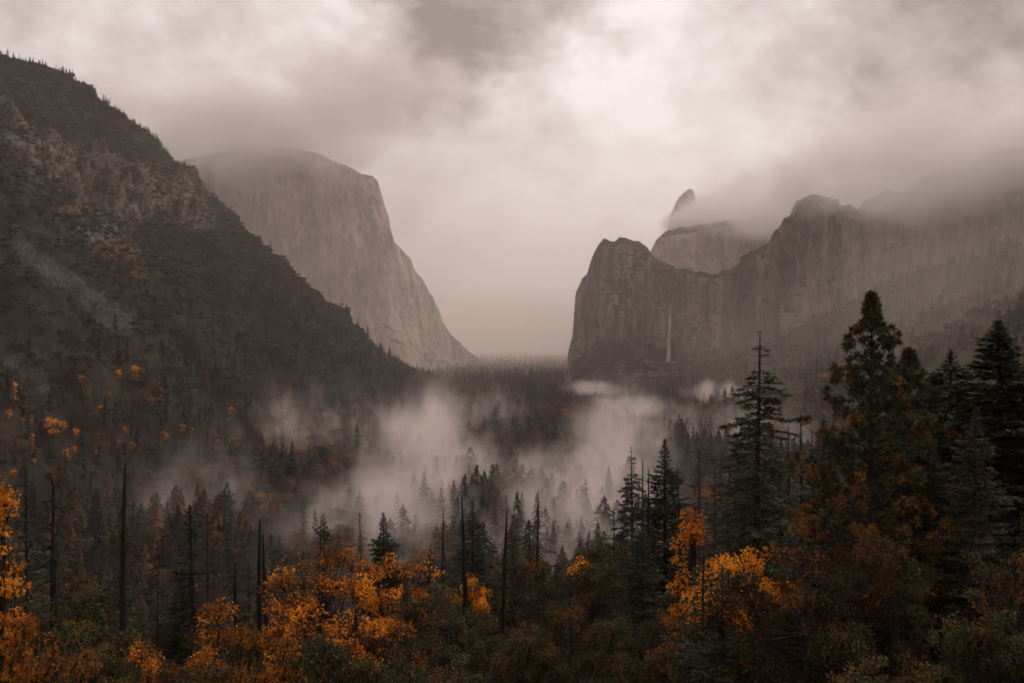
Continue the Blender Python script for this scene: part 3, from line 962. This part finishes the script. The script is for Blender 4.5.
def plant(key, px, top, Y, label, group=None, spin=None, fat=1.0, min_h=3.0, base=None, Hset=None):
    """stand one tree of a kind on the slope, tall enough for its tip to reach that height"""
    k = KIND[key]
    x, y, zt = at(px, top, Y)
    zb = float(ground_z(x, y)) - 0.3 if base is None else base
    H = max(zt - zb, min_h) if Hset is None else Hset
    s = H / k['h']
    o = bpy.data.objects.new(k['name'], None)
    COL.objects.link(o)
    o.empty_display_size = 1.0
    o.location = (x, y, zb)
    w = s * fat
    o.scale = (w, w, s)
    rr = random.Random(int(px * 31 + top * 17 + Y))
    o.rotation_euler = (0, 0, rr.uniform(0, 6.283) if spin is None else spin)
    if k['cat'] == 'dead tree':
        o.rotation_euler[0] = rr.uniform(-0.03, 0.03); o.rotation_euler[1] = rr.uniform(-0.035, 0.035)
    tag(o, label, k['cat'], group)
    link('trunk', k['a'], o)
    for me in k['b']:
        link(k['part'], me, o)
    return o


def build_kinds():
    bark = bark_material('bark', (0.020, 0.015, 0.012), (0.065, 0.045, 0.034))
    burnt = bark_material('charred_bark', (0.006, 0.0055, 0.005), (0.024, 0.020, 0.018))
    grey = bark_material('weathered_wood', (0.03, 0.026, 0.023), (0.10, 0.085, 0.075))
    fir = leaf_material('fir_needles', (0.023, 0.029, 0.017), (0.072, 0.078, 0.040), (0.050, 0.036, 0.017), 0.08, 0.12)
    fir2 = leaf_material('pale_fir_needles', (0.030, 0.033, 0.020), (0.080, 0.072, 0.040), (0.10, 0.065, 0.03), 0.12, 0.15)
    pine = leaf_material('pine_needles', (0.032, 0.040, 0.021), (0.105, 0.108, 0.052), (0.32, 0.15, 0.038), 0.07, 0.2, low=(12.0, 26.0, 0.16))
    rusty = leaf_material('rusty_needles', (0.07, 0.035, 0.017), (0.17, 0.075, 0.032), (0.035, 0.032, 0.02), 0.25, 0.2)
    tan = leaf_material('tan_needles', (0.13, 0.085, 0.06), (0.24, 0.16, 0.11), None, 0.2, 0.2)
    orange = leaf_material('orange_leaves', (0.42, 0.11, 0.008), (0.92, 0.36, 0.020), (0.15, 0.06, 0.02), 0.22, 0.45)
    yellow = leaf_material('golden_leaves', (0.74, 0.27, 0.012), (0.95, 0.48, 0.04), (0.55, 0.17, 0.015), 0.18, 0.45)
    amber = leaf_material('amber_leaves', (0.62, 0.17, 0.010), (0.92, 0.40, 0.03), (0.30, 0.09, 0.015), 0.16, 0.45)
    red = leaf_material('russet_leaves', (0.22, 0.065, 0.014), (0.46, 0.15, 0.022), (0.07, 0.045, 0.02), 0.26, 0.35)
    olive = leaf_material('olive_leaves', (0.024, 0.026, 0.012), (0.092, 0.084, 0.034), (0.15, 0.092, 0.028), 0.16, 0.25)
    brown = leaf_material('bronze_leaves', (0.026, 0.027, 0.013), (0.085, 0.066, 0.030), (0.26, 0.095, 0.02), 0.14, 0.3)
    K = lambda key, name, cat, h, tb, part, tm, sm: kind(key, name, cat, h, tb[0], tb[1], part, tm, sm)
    K('fir_a', 'fir_tree', 'fir tree', 30, conifer(1, 30, 4.2, 0.10, 320, shape=0.42, dens=38, width=0.13), 'crown', bark, fir)
    K('fir_b', 'fir_tree', 'fir tree', 30, conifer(2, 30, 4.4, 0.14, 290, shape=0.45, droop=0.4, gap=0.22, dens=36, width=0.13), 'crown', bark, fir)
    K('fir_c', 'fir_tree', 'fir tree', 30, conifer(3, 30, 5.4, 0.08, 340, shape=0.40, droop=0.25, gap=0.08, dens=56, width=0.13), 'crown', bark, fir)
    K('fir_big', 'fir_tree', 'fir tree', 30, conifer(14, 30, 6.2, 0.08, 400, shape=0.44, droop=0.28, gap=0.06, needle=0.36, width=0.13, dens=62), 'crown', bark, fir)
    K('fir_pale', 'fir_tree', 'fir tree', 26, conifer(4, 26, 4.6, 0.08, 280, shape=0.5, droop=0.25, dens=34, needle=0.3), 'crown', bark, fir2)
    K('fir_young', 'fir_tree', 'fir tree', 14, conifer(5, 14, 3.2, 0.05, 190, shape=0.6, droop=0.25, needle=0.26, width=0.09, dens=36, r0=0.16), 'crown', bark, fir)
    K('pine', 'pine_tree', 'pine tree', 30, conifer(6, 30, 6.2, 0.10, 250, shape=0.46, droop=0.05, up=0.42, needle=0.30, width=0.085, dens=20, clump=True, r0=0.36, gap=0.12, lopsided=0.12), 'crown', bark, pine)
    K('pine_b', 'pine_tree', 'pine tree', 30, conifer(7, 30, 5.2, 0.12, 280, shape=0.45, droop=0.1, up=0.35, needle=0.34, width=0.09, dens=20, clump=True, r0=0.36), 'crown', bark, pine)
    K('rust_a', 'conifer', 'conifer', 26, conifer(8, 26, 3.2, 0.12, 190, shape=0.4, droop=0.4, gap=0.35, dens=16, stub=0.3), 'crown', bark, rusty)
    K('tan_a', 'conifer', 'conifer', 26, conifer(9, 26, 2.4, 0.3, 140, shape=0.4, droop=0.45, gap=0.3, dens=14, stub=0.25, r0=0.26), 'crown', grey, tan)
    K('half_a', 'fir_tree', 'fir tree', 38, conifer(10, 38, 4.4, 0.15, 320, shape=0.30, droop=0.5, up=0.05, gap=0.36, bare_top=0.09, dens=34, needle=0.45, width=0.14, r0=0.48), 'crown', bark, fir)
    K('thin_a', 'fir_tree', 'fir tree', 30, conifer(11, 30, 2.7, 0.2, 180, shape=0.28, droop=0.6, gap=0.42, bare_top=0.08, dens=19, stub=0.28, r0=0.30), 'crown', burnt, fir)
    K('thin_b', 'fir_tree', 'fir tree', 30, conifer(12, 30, 2.2, 0.25, 160, shape=0.32, droop=0.7, gap=0.45, bare_top=0.12, dens=15, stub=0.38, r0=0.28), 'crown', burnt, fir)
    D = lambda key, h, tb, wood: kind(key, 'dead_tree', 'dead tree', h, tb[0], tb[1], 'branch', wood, wood)
    D('snag_clean', 30, snag(21, 30, 0.42, 9, 0.8, 0.4), burnt)
    D('snag_tall', 40, snag(22, 40, 0.62, 26, 1.6, 0.25, lean=0.012, thick=1.6, arm=(0.42, 3.6)), burnt)
    D('snag_branchy', 34, snag(23, 34, 0.42, 84, 3.6, 0.25, droop=0.55, thick=2.2), burnt)
    D('snag_hook', 34, snag(24, 34, 0.36, 40, 2.8, 0.3, droop=0.7, hook=-0.045, thick=1.8), burnt)
    D('snag_short', 22, snag(25, 22, 0.36, 26, 2.8, 0.4, droop=0.1, thick=2.0), burnt)
    D('snag_thin', 30, snag(26, 30, 0.26, 44, 2.4, 0.3, droop=0.5, broken=False, thick=1.7), burnt)
    K('oak_a', 'oak_tree', 'oak tree', 17, broadleaf(31, 17, 5.2, leaf=0.18, wid=0.135, nclump=150, per=66, sparse=0.6, cr=0.62, lobes=26, lobe_r=1.2), 'crown', burnt, orange)
    K('oak_b', 'oak_tree', 'oak tree', 17, broadleaf(32, 17, 4.2, leaf=0.18, wid=0.135, nclump=105, per=62, sparse=0.6, cr=0.6, lobes=20, lobe_r=1.1), 'crown', burnt, orange)
    K('oak_slim', 'oak_tree', 'oak tree', 17, broadleaf(36, 17, 2.4, leaf=0.18, wid=0.135, nclump=75, per=69, sparse=0.5, cr=0.6, lobes=14, lobe_r=0.8), 'crown', burnt, orange)
    K('oak_c', 'oak_tree', 'oak tree', 16, broadleaf(33, 16, 5.0, leaf=0.18, wid=0.135, nclump=105, per=102, sparse=0.4, low=0.62, cr=0.6, lobes=14, lobe_r=1.2), 'crown', burnt, yellow)
    K('gold_slim', 'oak_tree', 'oak tree', 16, broadleaf(37, 16, 1.9, leaf=0.18, wid=0.135, nclump=60, per=82, sparse=0.4, low=0.6, cr=0.5, lobes=9, lobe_r=0.7), 'crown', burnt, yellow)
    K('oak_red', 'oak_tree', 'oak tree', 17, broadleaf(34, 17, 5.0, leaf=0.18, wid=0.135, nclump=135, per=66, sparse=0.6, cr=0.62, lobes=24, lobe_r=1.2), 'crown', burnt, red)
    K('spire_oak', 'oak_tree', 'oak tree', 17, broadleaf(35, 17, 2.4, leaf=0.18, wid=0.135, nclump=100, per=75, cr=0.45, low=0.1, sparse=0.5, narrow=True), 'crown', burnt, amber)
    K('live_a', 'oak_tree', 'oak tree', 16, broadleaf(41, 16, 5.8, leaf=0.19, wid=0.13, nclump=260, per=110, cr=0.62, low=0.12, lobes=15, lobe_r=1.9), 'crown', bark, olive)
    K('live_b', 'oak_tree', 'oak tree', 16, broadleaf(42, 16, 5.2, leaf=0.19, wid=0.13, nclump=230, per=110, cr=0.6, low=0.1, lobes=15, lobe_r=1.9), 'crown', bark, olive)
    K('live_c', 'oak_tree', 'oak tree', 16, broadleaf(43, 16, 6.0, leaf=0.19, wid=0.13, nclump=240, per=110, cr=0.65, low=0.15, lobes=15, lobe_r=1.9), 'crown', bark, olive)
    K('bronze_a', 'oak_tree', 'oak tree', 18, broadleaf(44, 18, 5.6, leaf=0.19, wid=0.13, nclump=280, per=85, cr=0.58, low=0.1, lobes=15, lobe_r=1.7), 'crown', bark, brown)
    K('bronze_b', 'oak_tree', 'oak tree', 16, broadleaf(45, 16, 5.0, leaf=0.19, wid=0.13, nclump=220, per=85, cr=0.56, low=0.12, lobes=15, lobe_r=1.7), 'crown', bark, brown)
    # small versions for the valley: coarse, seen a few dozen pixels tall
    for q, (nm, wd, dn) in enumerate((('val_a', 5.0, 5), ('val_b', 4.2, 5), ('val_c', 5.6, 5))):
        K(nm, 'conifer', 'conifer', 36, conifer(60 + q, 36, wd, 0.1, 120, shape=0.5, droop=0.35, gap=0.2, needle=0.95, width=0.42, dens=dn * 2), 'crown', bark, fir)
    K('dot', 'autumn_tree', 'tree', 10, broadleaf(70, 10, 5.0, leaf=0.7, wid=0.55, nclump=34, per=22, cr=1.3, low=0.1, trunk_h=0.1), 'crown', bark, yellow)
    K('dot_red', 'autumn_tree', 'tree', 10, broadleaf(71, 10, 5.0, leaf=0.7, wid=0.55, nclump=34, per=22, cr=1.3, low=0.1, trunk_h=0.1), 'crown', bark, red)


def build_trees():
    p = plant
    # ---- left: burnt trunks over autumn oaks
    p('thin_a', 25, 462, 125, 'ragged dark conifer with a broken top, left of the hooked dead trunk')
    p('snag_hook', 60, 461, 135, 'dead trunk whose tip bends over like a hook, near the left edge', spin=0.0)
    p('snag_tall', 129, 464, 120, 'tallest bare black trunk on the left, thick below and needle-thin at its tip', spin=0.0)
    p('snag_branchy', 194, 504, 110, 'black dead trunk with many thin drooping side branches, in front of a russet tree')
    p('rust_a', 207, 515, 118, 'russet half-bare conifer just behind the black trunk with drooping branches', fat=1.0)
    p('snag_short', 240, 562, 105, 'shortest black dead trunk with a few forked arms, left of the two close black trunks')
    p('snag_clean', 263, 520, 100, 'taller of two black trunks standing close together above the orange oaks')
    p('snag_clean', 271, 534, 104, 'shorter of two black trunks standing close together above the orange oaks', spin=2.0)
    p('snag_thin', 162, 570, 112, 'thin dead pole between the tallest black trunk and the branchy one')
    p('snag_thin', 313, 517, 125, 'left one of the pair of thin dead trees behind the orange oaks')
    p('snag_thin', 321, 520, 122, 'right one of the pair of thin dead trees behind the orange oaks', spin=1.0)
    p('tan_a', 358, 514, 150, 'pale tan dead conifer beside a small dark fir, above the orange oaks')
    p('fir_a', 383, 514, 140, 'small dense dark fir rising behind the orange oaks, right of the tan dead conifer')
    p('spire_oak', -3, 478, 80, 'tall narrow orange oak cut off by the left edge of the photo', fat=0.85)
    p('oak_a', -4, 596, 62, 'bright orange oak in the bottom left corner', fat=0.6)
    p('oak_b', 345, 572, 78, 'tallest orange oak with open airy crown, below the pair of thin dead trees', fat=0.95)
    p('oak_slim', 318, 562, 92, 'orange oak whose upper leaves surround the feet of the pair of thin dead trees', fat=1.3)
    p('oak_slim', 288, 636, 70, 'low slim orange oak at the bottom edge, right of the two close black trunks', fat=1.0)
    p('oak_b', 238, 622, 80, 'orange oak at the foot of the shortest forked dead trunk', fat=0.85)
    p('oak_red', 196, 640, 72, 'russet oak at the foot of the branchy black trunk', fat=0.8)
    p('oak_b', 148, 640, 70, 'small orange oak low between the tallest black trunk and the branchy one', fat=0.7)
    p('oak_red', 72, 622, 66, 'small russet oak low down below the hooked dead trunk', fat=0.75)
    p('oak_b', 384, 556, 122, 'orange oak directly below the small dense dark fir', fat=0.8)
    p('oak_red', 372, 600, 84, 'russet oak between the tallest orange oak and the dark oak thicket', fat=0.7)
    p('oak_slim', 408, 562, 134, 'airy orange oak in front of the mist, left of the thin short dead pole', fat=1.2)
    p('oak_slim', 222, 600, 96, 'slim orange oak between the branchy black trunk and the shortest forked one')
    p('oak_slim', 268, 596, 100, 'slim orange oak behind the feet of the two close black trunks')
    p('oak_slim', 330, 548, 118, 'slim orange oak straight below the pair of thin dead trees')
    # ---- middle: trees against the mist
    p('snag_thin', 422, 541, 135, 'thin short dead pole rising from orange leaves in front of the mist')
    p('thin_b', 445, 505, 150, 'slim half-dead conifer with short drooping branches, left of the leaning black trunk')
    p('snag_clean', 466, 496, 120, 'black trunk leaning in front of a ragged dark fir, amid the mist', spin=0.6)
    p('fir_b', 475, 502, 128, 'ragged dark fir right behind the black leaning trunk, amid the mist')
    p('gold_slim', 484, 573, 126, 'small golden crown glowing at the foot of the ragged dark fir', fat=0.7)
    p('snag_clean', 502, 509, 118, 'smooth lone black pole without branches in front of the mist', spin=4.0)
    p('fir_a', 513, 543, 175, 'small faint fir just right of the smooth lone black pole')
    p('thin_a', 537, 490, 160, 'tall sparse conifer with a thin bare tip, alone against the mist')
    p('thin_b', 529, 520, 170, 'shorter sparse conifer leaning against the tall sparse one in the mist')
    p('oak_slim', 434, 586, 118, 'small golden oak low in the thicket between the slim half-dead conifer and the orange oaks', fat=0.9)
    p('gold_slim', 597, 556, 150, 'bright yellow oak alone at the right edge of the mist', fat=0.9)
    p('snag_thin', 597, 535, 150, 'faint thin dead pole above the bright yellow oak')
    p('snag_thin', 556, 558, 128, 'thin dead pole standing in the green thicket right of the mist')
    for x, y, Y in ((396, 494, 820), (404, 492, 840), (417, 497, 830), (432, 490, 800), (455, 512, 640), (488, 505, 760), (560, 512, 820), (575, 508, 860)):
        p(random.Random(x).choice(['val_a', 'val_b', 'val_c']), x, y, Y, 'small dark conifer standing in the pale mist behind the dead trunks', 'conifers standing in the mist')
    # ---- right of the mist
    p('half_a', 631, 446, 140, 'dark conifer with bare whip-like top and downcurved branches, right of the rising mist', fat=0.8)
    p('thin_a', 641, 459, 145, 'ragged conifer crowding the one with the bare whip-like top')
    p('thin_b', 612, 503, 150, 'small ragged conifer at the right rim of the rising mist')
    p('fir_a', 666, 441, 130, 'dense pointed dark fir between the ragged conifers and the rusty dead ones')
    p('snag_tall', 651, 468, 118, 'long dark trunk standing in front of the dense pointed fir', fat=0.6)
    p('rust_a', 700, 452, 150, 'rusty dead conifer behind the orange spire, left one of two', fat=0.8)
    p('rust_a', 714, 472, 146, 'rusty dead conifer behind the orange spire, right one of two', fat=0.8, spin=2.2)
    p('snag_thin', 690, 462, 165, 'thin dead pole between the dense pointed fir and the rusty conifers')
    p('snag_thin', 727, 455, 170, 'thin dead pole just left of the tall half-bare fir')
    p('spire_oak', 688, 511, 76, 'narrow spire of orange and yellow leaves reaching up among dark firs')
    p('oak_c', 748, 545, 70, 'spreading golden yellow oak below the tall half-bare fir', fat=0.8)
    p('oak_slim', 738, 640, 58, 'low twiggy orange sapling under the spreading golden yellow oak', fat=0.6)
    p('half_a', 757, 331, 110, 'tall half-bare fir with a flat-topped dead tip, standing above all its neighbours', fat=1.05)
    p('fir_young', 704, 552, 62, 'dark young fir between the orange spire and the golden oak')
    p('fir_young', 724, 566, 58, 'dark young fir directly beneath the golden oak', spin=1.0)
    p('fir_b', 640, 520, 100, 'dark fir below the ragged conifers at the right rim of the mist')
    p('fir_b', 775, 430, 140, 'dark fir just right of the tall half-bare fir', fat=0.9)
    for x, y in ((788, 425), (799, 412), (812, 428), (780, 440)):
        p('thin_b', x, y, 210, 'faint thin conifer between the tall half-bare fir and the great pine', 'thin conifers left of the great pine')
    p('pine', 868, 300, 66, 'great pine with tufted clumps, its tip the highest point of the trees', spin=0.4, fat=0.88)
    p('pine_b', 906, 356, 74, 'second pine crowding the right side of the great pine')
    p('fir_b', 824, 420, 80, 'dark fir hugging the left side of the great pine')
    p('fir_c', 956, 353, 84, fat=1.45, label='dark fir with a blunt top between the second pine and the tallest right-hand fir')
    p('fir_big', 993, 322, 72, 'tallest fir near the right edge, dense and evenly pointed', fat=1.3)
    p('fir_c', 1034, 352, 78, fat=1.4, label='dark fir cut off by the right edge of the photo')
    p('fir_pale', 976, 408, 62, 'paler green fir in front of the tallest right-hand fir')
    p('fir_pale', 934, 440, 66, 'paler green fir in front of the blunt-topped dark fir')
    p('bronze_a', 842, 530, 58, 'big bronze and rust coloured oak in front of the great pine', fat=0.7)
    p('bronze_b', 806, 556, 56, 'bronze oak at the left foot of the great pine', fat=0.9)
    p('bronze_b', 908, 552, 60, 'bronze oak at the right foot of the great pine', fat=0.85, spin=1.0)
    p('gold_slim', 929, 538, 88, 'golden tree top glowing just above dark oaks at the lower right', fat=0.55)
    p('live_a', 1008, 484, 62, 'big olive green oak filling the right edge', fat=0.8)
    p('live_b', 955, 540, 64, 'olive green oak left of the big one on the right edge', fat=0.85)
    # ---- the oak thicket along the bottom
    L1 = 'dark olive oak in the crowded thicket along the bottom of the photo'
    row = [(420, 600, 84), (455, 596, 92), (490, 590, 100), (525, 582, 104), (560, 575, 108), (590, 580, 96), (620, 590, 88), (540, 610, 76), (500, 622, 72), (455, 632, 70), (415, 640, 68),
           (575, 618, 70), (612, 636, 64), (650, 612, 70), (672, 640, 58), (470, 655, 56), (530, 650, 54), (585, 655, 52), (640, 660, 50), (700, 650, 50), (765, 620, 56), (790, 580, 60),
           (740, 655, 47), (785, 650, 46), (830, 610, 46), (875, 590, 48), (845, 645, 40), (905, 610, 42), (940, 640, 38), (890, 655, 36), (985, 640, 34), (1020, 610, 36), (1000, 560, 40), (600, 560, 120), (650, 565, 100)]
    kk = ['live_a', 'live_b', 'live_c', 'live_b', 'bronze_b', 'live_c', 'live_a']
    for i, (x, y, Y) in enumerate(row):
        p(kk[i % 7], x, y - 20, Y * 1.35, L1, 'olive oaks of the bottom thicket', fat=0.85)
    L2 = 'dark oak standing among the burnt trunks and orange oaks at the bottom left'
    for i, (x, y, Y) in enumerate([(40, 560, 100), (90, 585, 95), (30, 620, 60), (105, 640, 62), (130, 610, 90), (170, 615, 96), (215, 655, 60), (255, 640, 84), (260, 600, 115), (318, 632, 50), (385, 618, 60), (215, 628, 66), (30, 600, 70), (365, 655, 55), (180, 668, 52), (60, 662, 48), (125, 668, 50), (410, 660, 54)]):
        p(['live_b', 'live_c', 'bronze_b', 'live_a'][i % 4], x, y, Y * 1.35, L2, 'dark oaks at the bottom left', fat=0.8)
    # ---- fill of the slope further down
    rng = random.Random(5)
    for i in range(190):
        Y = rng.uniform(110, 430)
        px = rng.uniform(-40, 1060)
        env = np.interp(px, [0, 120, 350, 430, 590, 640, 730, 800, 1024], [545, 560, 560, 575, 560, 515, 480, 450, 440])
        top = env + abs(rng.gauss(0, 22)) + 4
        x, y, zt = at(px, top, Y)
        H = zt - float(ground_z(x, y))
        if H < 9 or H > 48:
            continue
        left = px < 600
        p(rng.choice(['fir_a', 'fir_b', 'fir_c', 'thin_a', 'fir_young', 'rust_a'] if not left else ['fir_a', 'fir_b', 'thin_a', 'fir_young', 'rust_a', 'thin_b']), px, top, Y,
          'dark conifer of the dense stand ' + ('behind the dead trunks' if left else 'around the great pine'),
          'conifers on the slope ' + ('behind the dead trunks' if left else 'behind the great pine'), fat=rng.uniform(0.85, 1.1))
    # ---- nearest conifers of the valley floor
    n = 0
    while n < 150:
        Y = 430 + 420 * rng.random() ** 1.2
        px = rng.uniform(-20, 1044)
        x, y, _ = at(px, 0, Y)
        if x < -215:
            continue
        zb = float(ground_z(x, y)); H = rng.choice([rng.gauss(20, 4), rng.gauss(26, 5), rng.gauss(38, 6)])
        if Y < 700 and 380 < px < 620 and rng.random() < 0.45:
            n += 1
            continue
        p(rng.choice(['val_a', 'val_b', 'val_c']), px, 0, Y, 'small distant conifer on the wooded valley floor', 'conifers on the valley floor', Hset=max(H, 12), fat=rng.uniform(0.8, 1.35))
        n += 1
    # ---- autumn trees scattered over the foot of the left mountain
    P, v = MOUNT['P'], MOUNT['v']
    ax = P[..., 0] / P[..., 1] * F + 512; ay = 341.5 - P[..., 2] / P[..., 1] * F
    spots = [(47, 431, 17), (64, 429, 10), (36, 455, 11), (138, 376, 13), (150, 404, 9), (95, 440, 9), (123, 434, 8), (185, 437, 9), (207, 432, 11), (220, 468, 8), (250, 445, 8), (52, 405, 9), (12, 392, 12), (8, 414, 9),
             (95, 452, 10), (78, 380, 8), (108, 395, 8), (160, 440, 8), (205, 470, 10), (245, 462, 8), (270, 470, 10), (170, 470, 9), (140, 470, 12), (60, 470, 12), (285, 455, 7), (310, 470, 8), (330, 480, 9), (165, 360, 7),
             (120, 375, 8), (90, 410, 7), (230, 420, 6), (30, 425, 8), (15, 440, 10), (195, 455, 8), (115, 460, 9), (300, 430, 6), (260, 425, 6), (340, 462, 7), (152, 455, 7), (75, 450, 8)]
    rq = random.Random(11)
    spots += [(rq.uniform(0, 360), 400 + 95 * rq.random() ** 0.8, rq.uniform(4.5, 8.5)) for _ in range(60)]
    for i, (px, py, w) in enumerate(spots):
        dd = (ax - px) ** 2 + (ay - py) ** 2 + (v > 0.97) * 1e6
        a = np.unravel_index(np.argmin(dd), dd.shape)
        q = P[a]
        H = w * q[1] / F
        kd = KIND['dot' if i % 3 != 2 else 'dot_red']
        o = bpy.data.objects.new(kd['name'], None); COL.objects.link(o)
        o.location = (q[0], q[1], q[2] - 0.15 * H)
        s = H / kd['h']
        o.scale = (s * 0.95, s * 0.95, s)
        o.rotation_euler = (0, 0, i * 1.7)
        gold = i % 3 != 2
        tag(o, ('small golden' if gold else 'small russet') + ' autumn tree dotted on the dark foot of the left mountain', 'tree', ('golden' if gold else 'russet') + ' trees on the mountain foot')
        link('trunk', kd['a'], o); link('crown', kd['b'][0], o)


def build_waterfall():
    """a thin white fall down the dark wall on the right"""
    m, nt = new_mat('falling_water')
    n = nt.noise(nt.vmath('MULTIPLY', position(nt), (1, 1, 0.12)), 0.25, 5, 0.6)
    finish(nt, nt.mix(nt.rng(n, 0.35, 0.6), (0.2, 0.18, 0.17), (0.48, 0.45, 0.43)), 0.6)
    t = MB()
    pts = [at(673, 304, WF_Y), at(670.5, 307, WF_Y - 5), at(670, 318, WF_Y - 12), at(669.6, 332, WF_Y - 20), at(669, 348, WF_Y - 34), at(668.6, 362, WF_Y - 50)]
    t.tube(pts, [1.2, 1.9, 2.4, 3.4, 5.0, 7.5], 8)
    o = link('waterfall', t.mesh('waterfall', m, True))
    tag(o, 'thin white waterfall dropping down the dark rock wall on the right', 'waterfall')


WF_Y = 3225
build_camera()
build_sky()
build_ground(ground_material())
build_left_mountain(hillside_material())
build_cliffs()
build_forest()
build_kinds()
build_trees()
build_waterfall()
build_haze(0.46e-4, 1150)
build_mist()
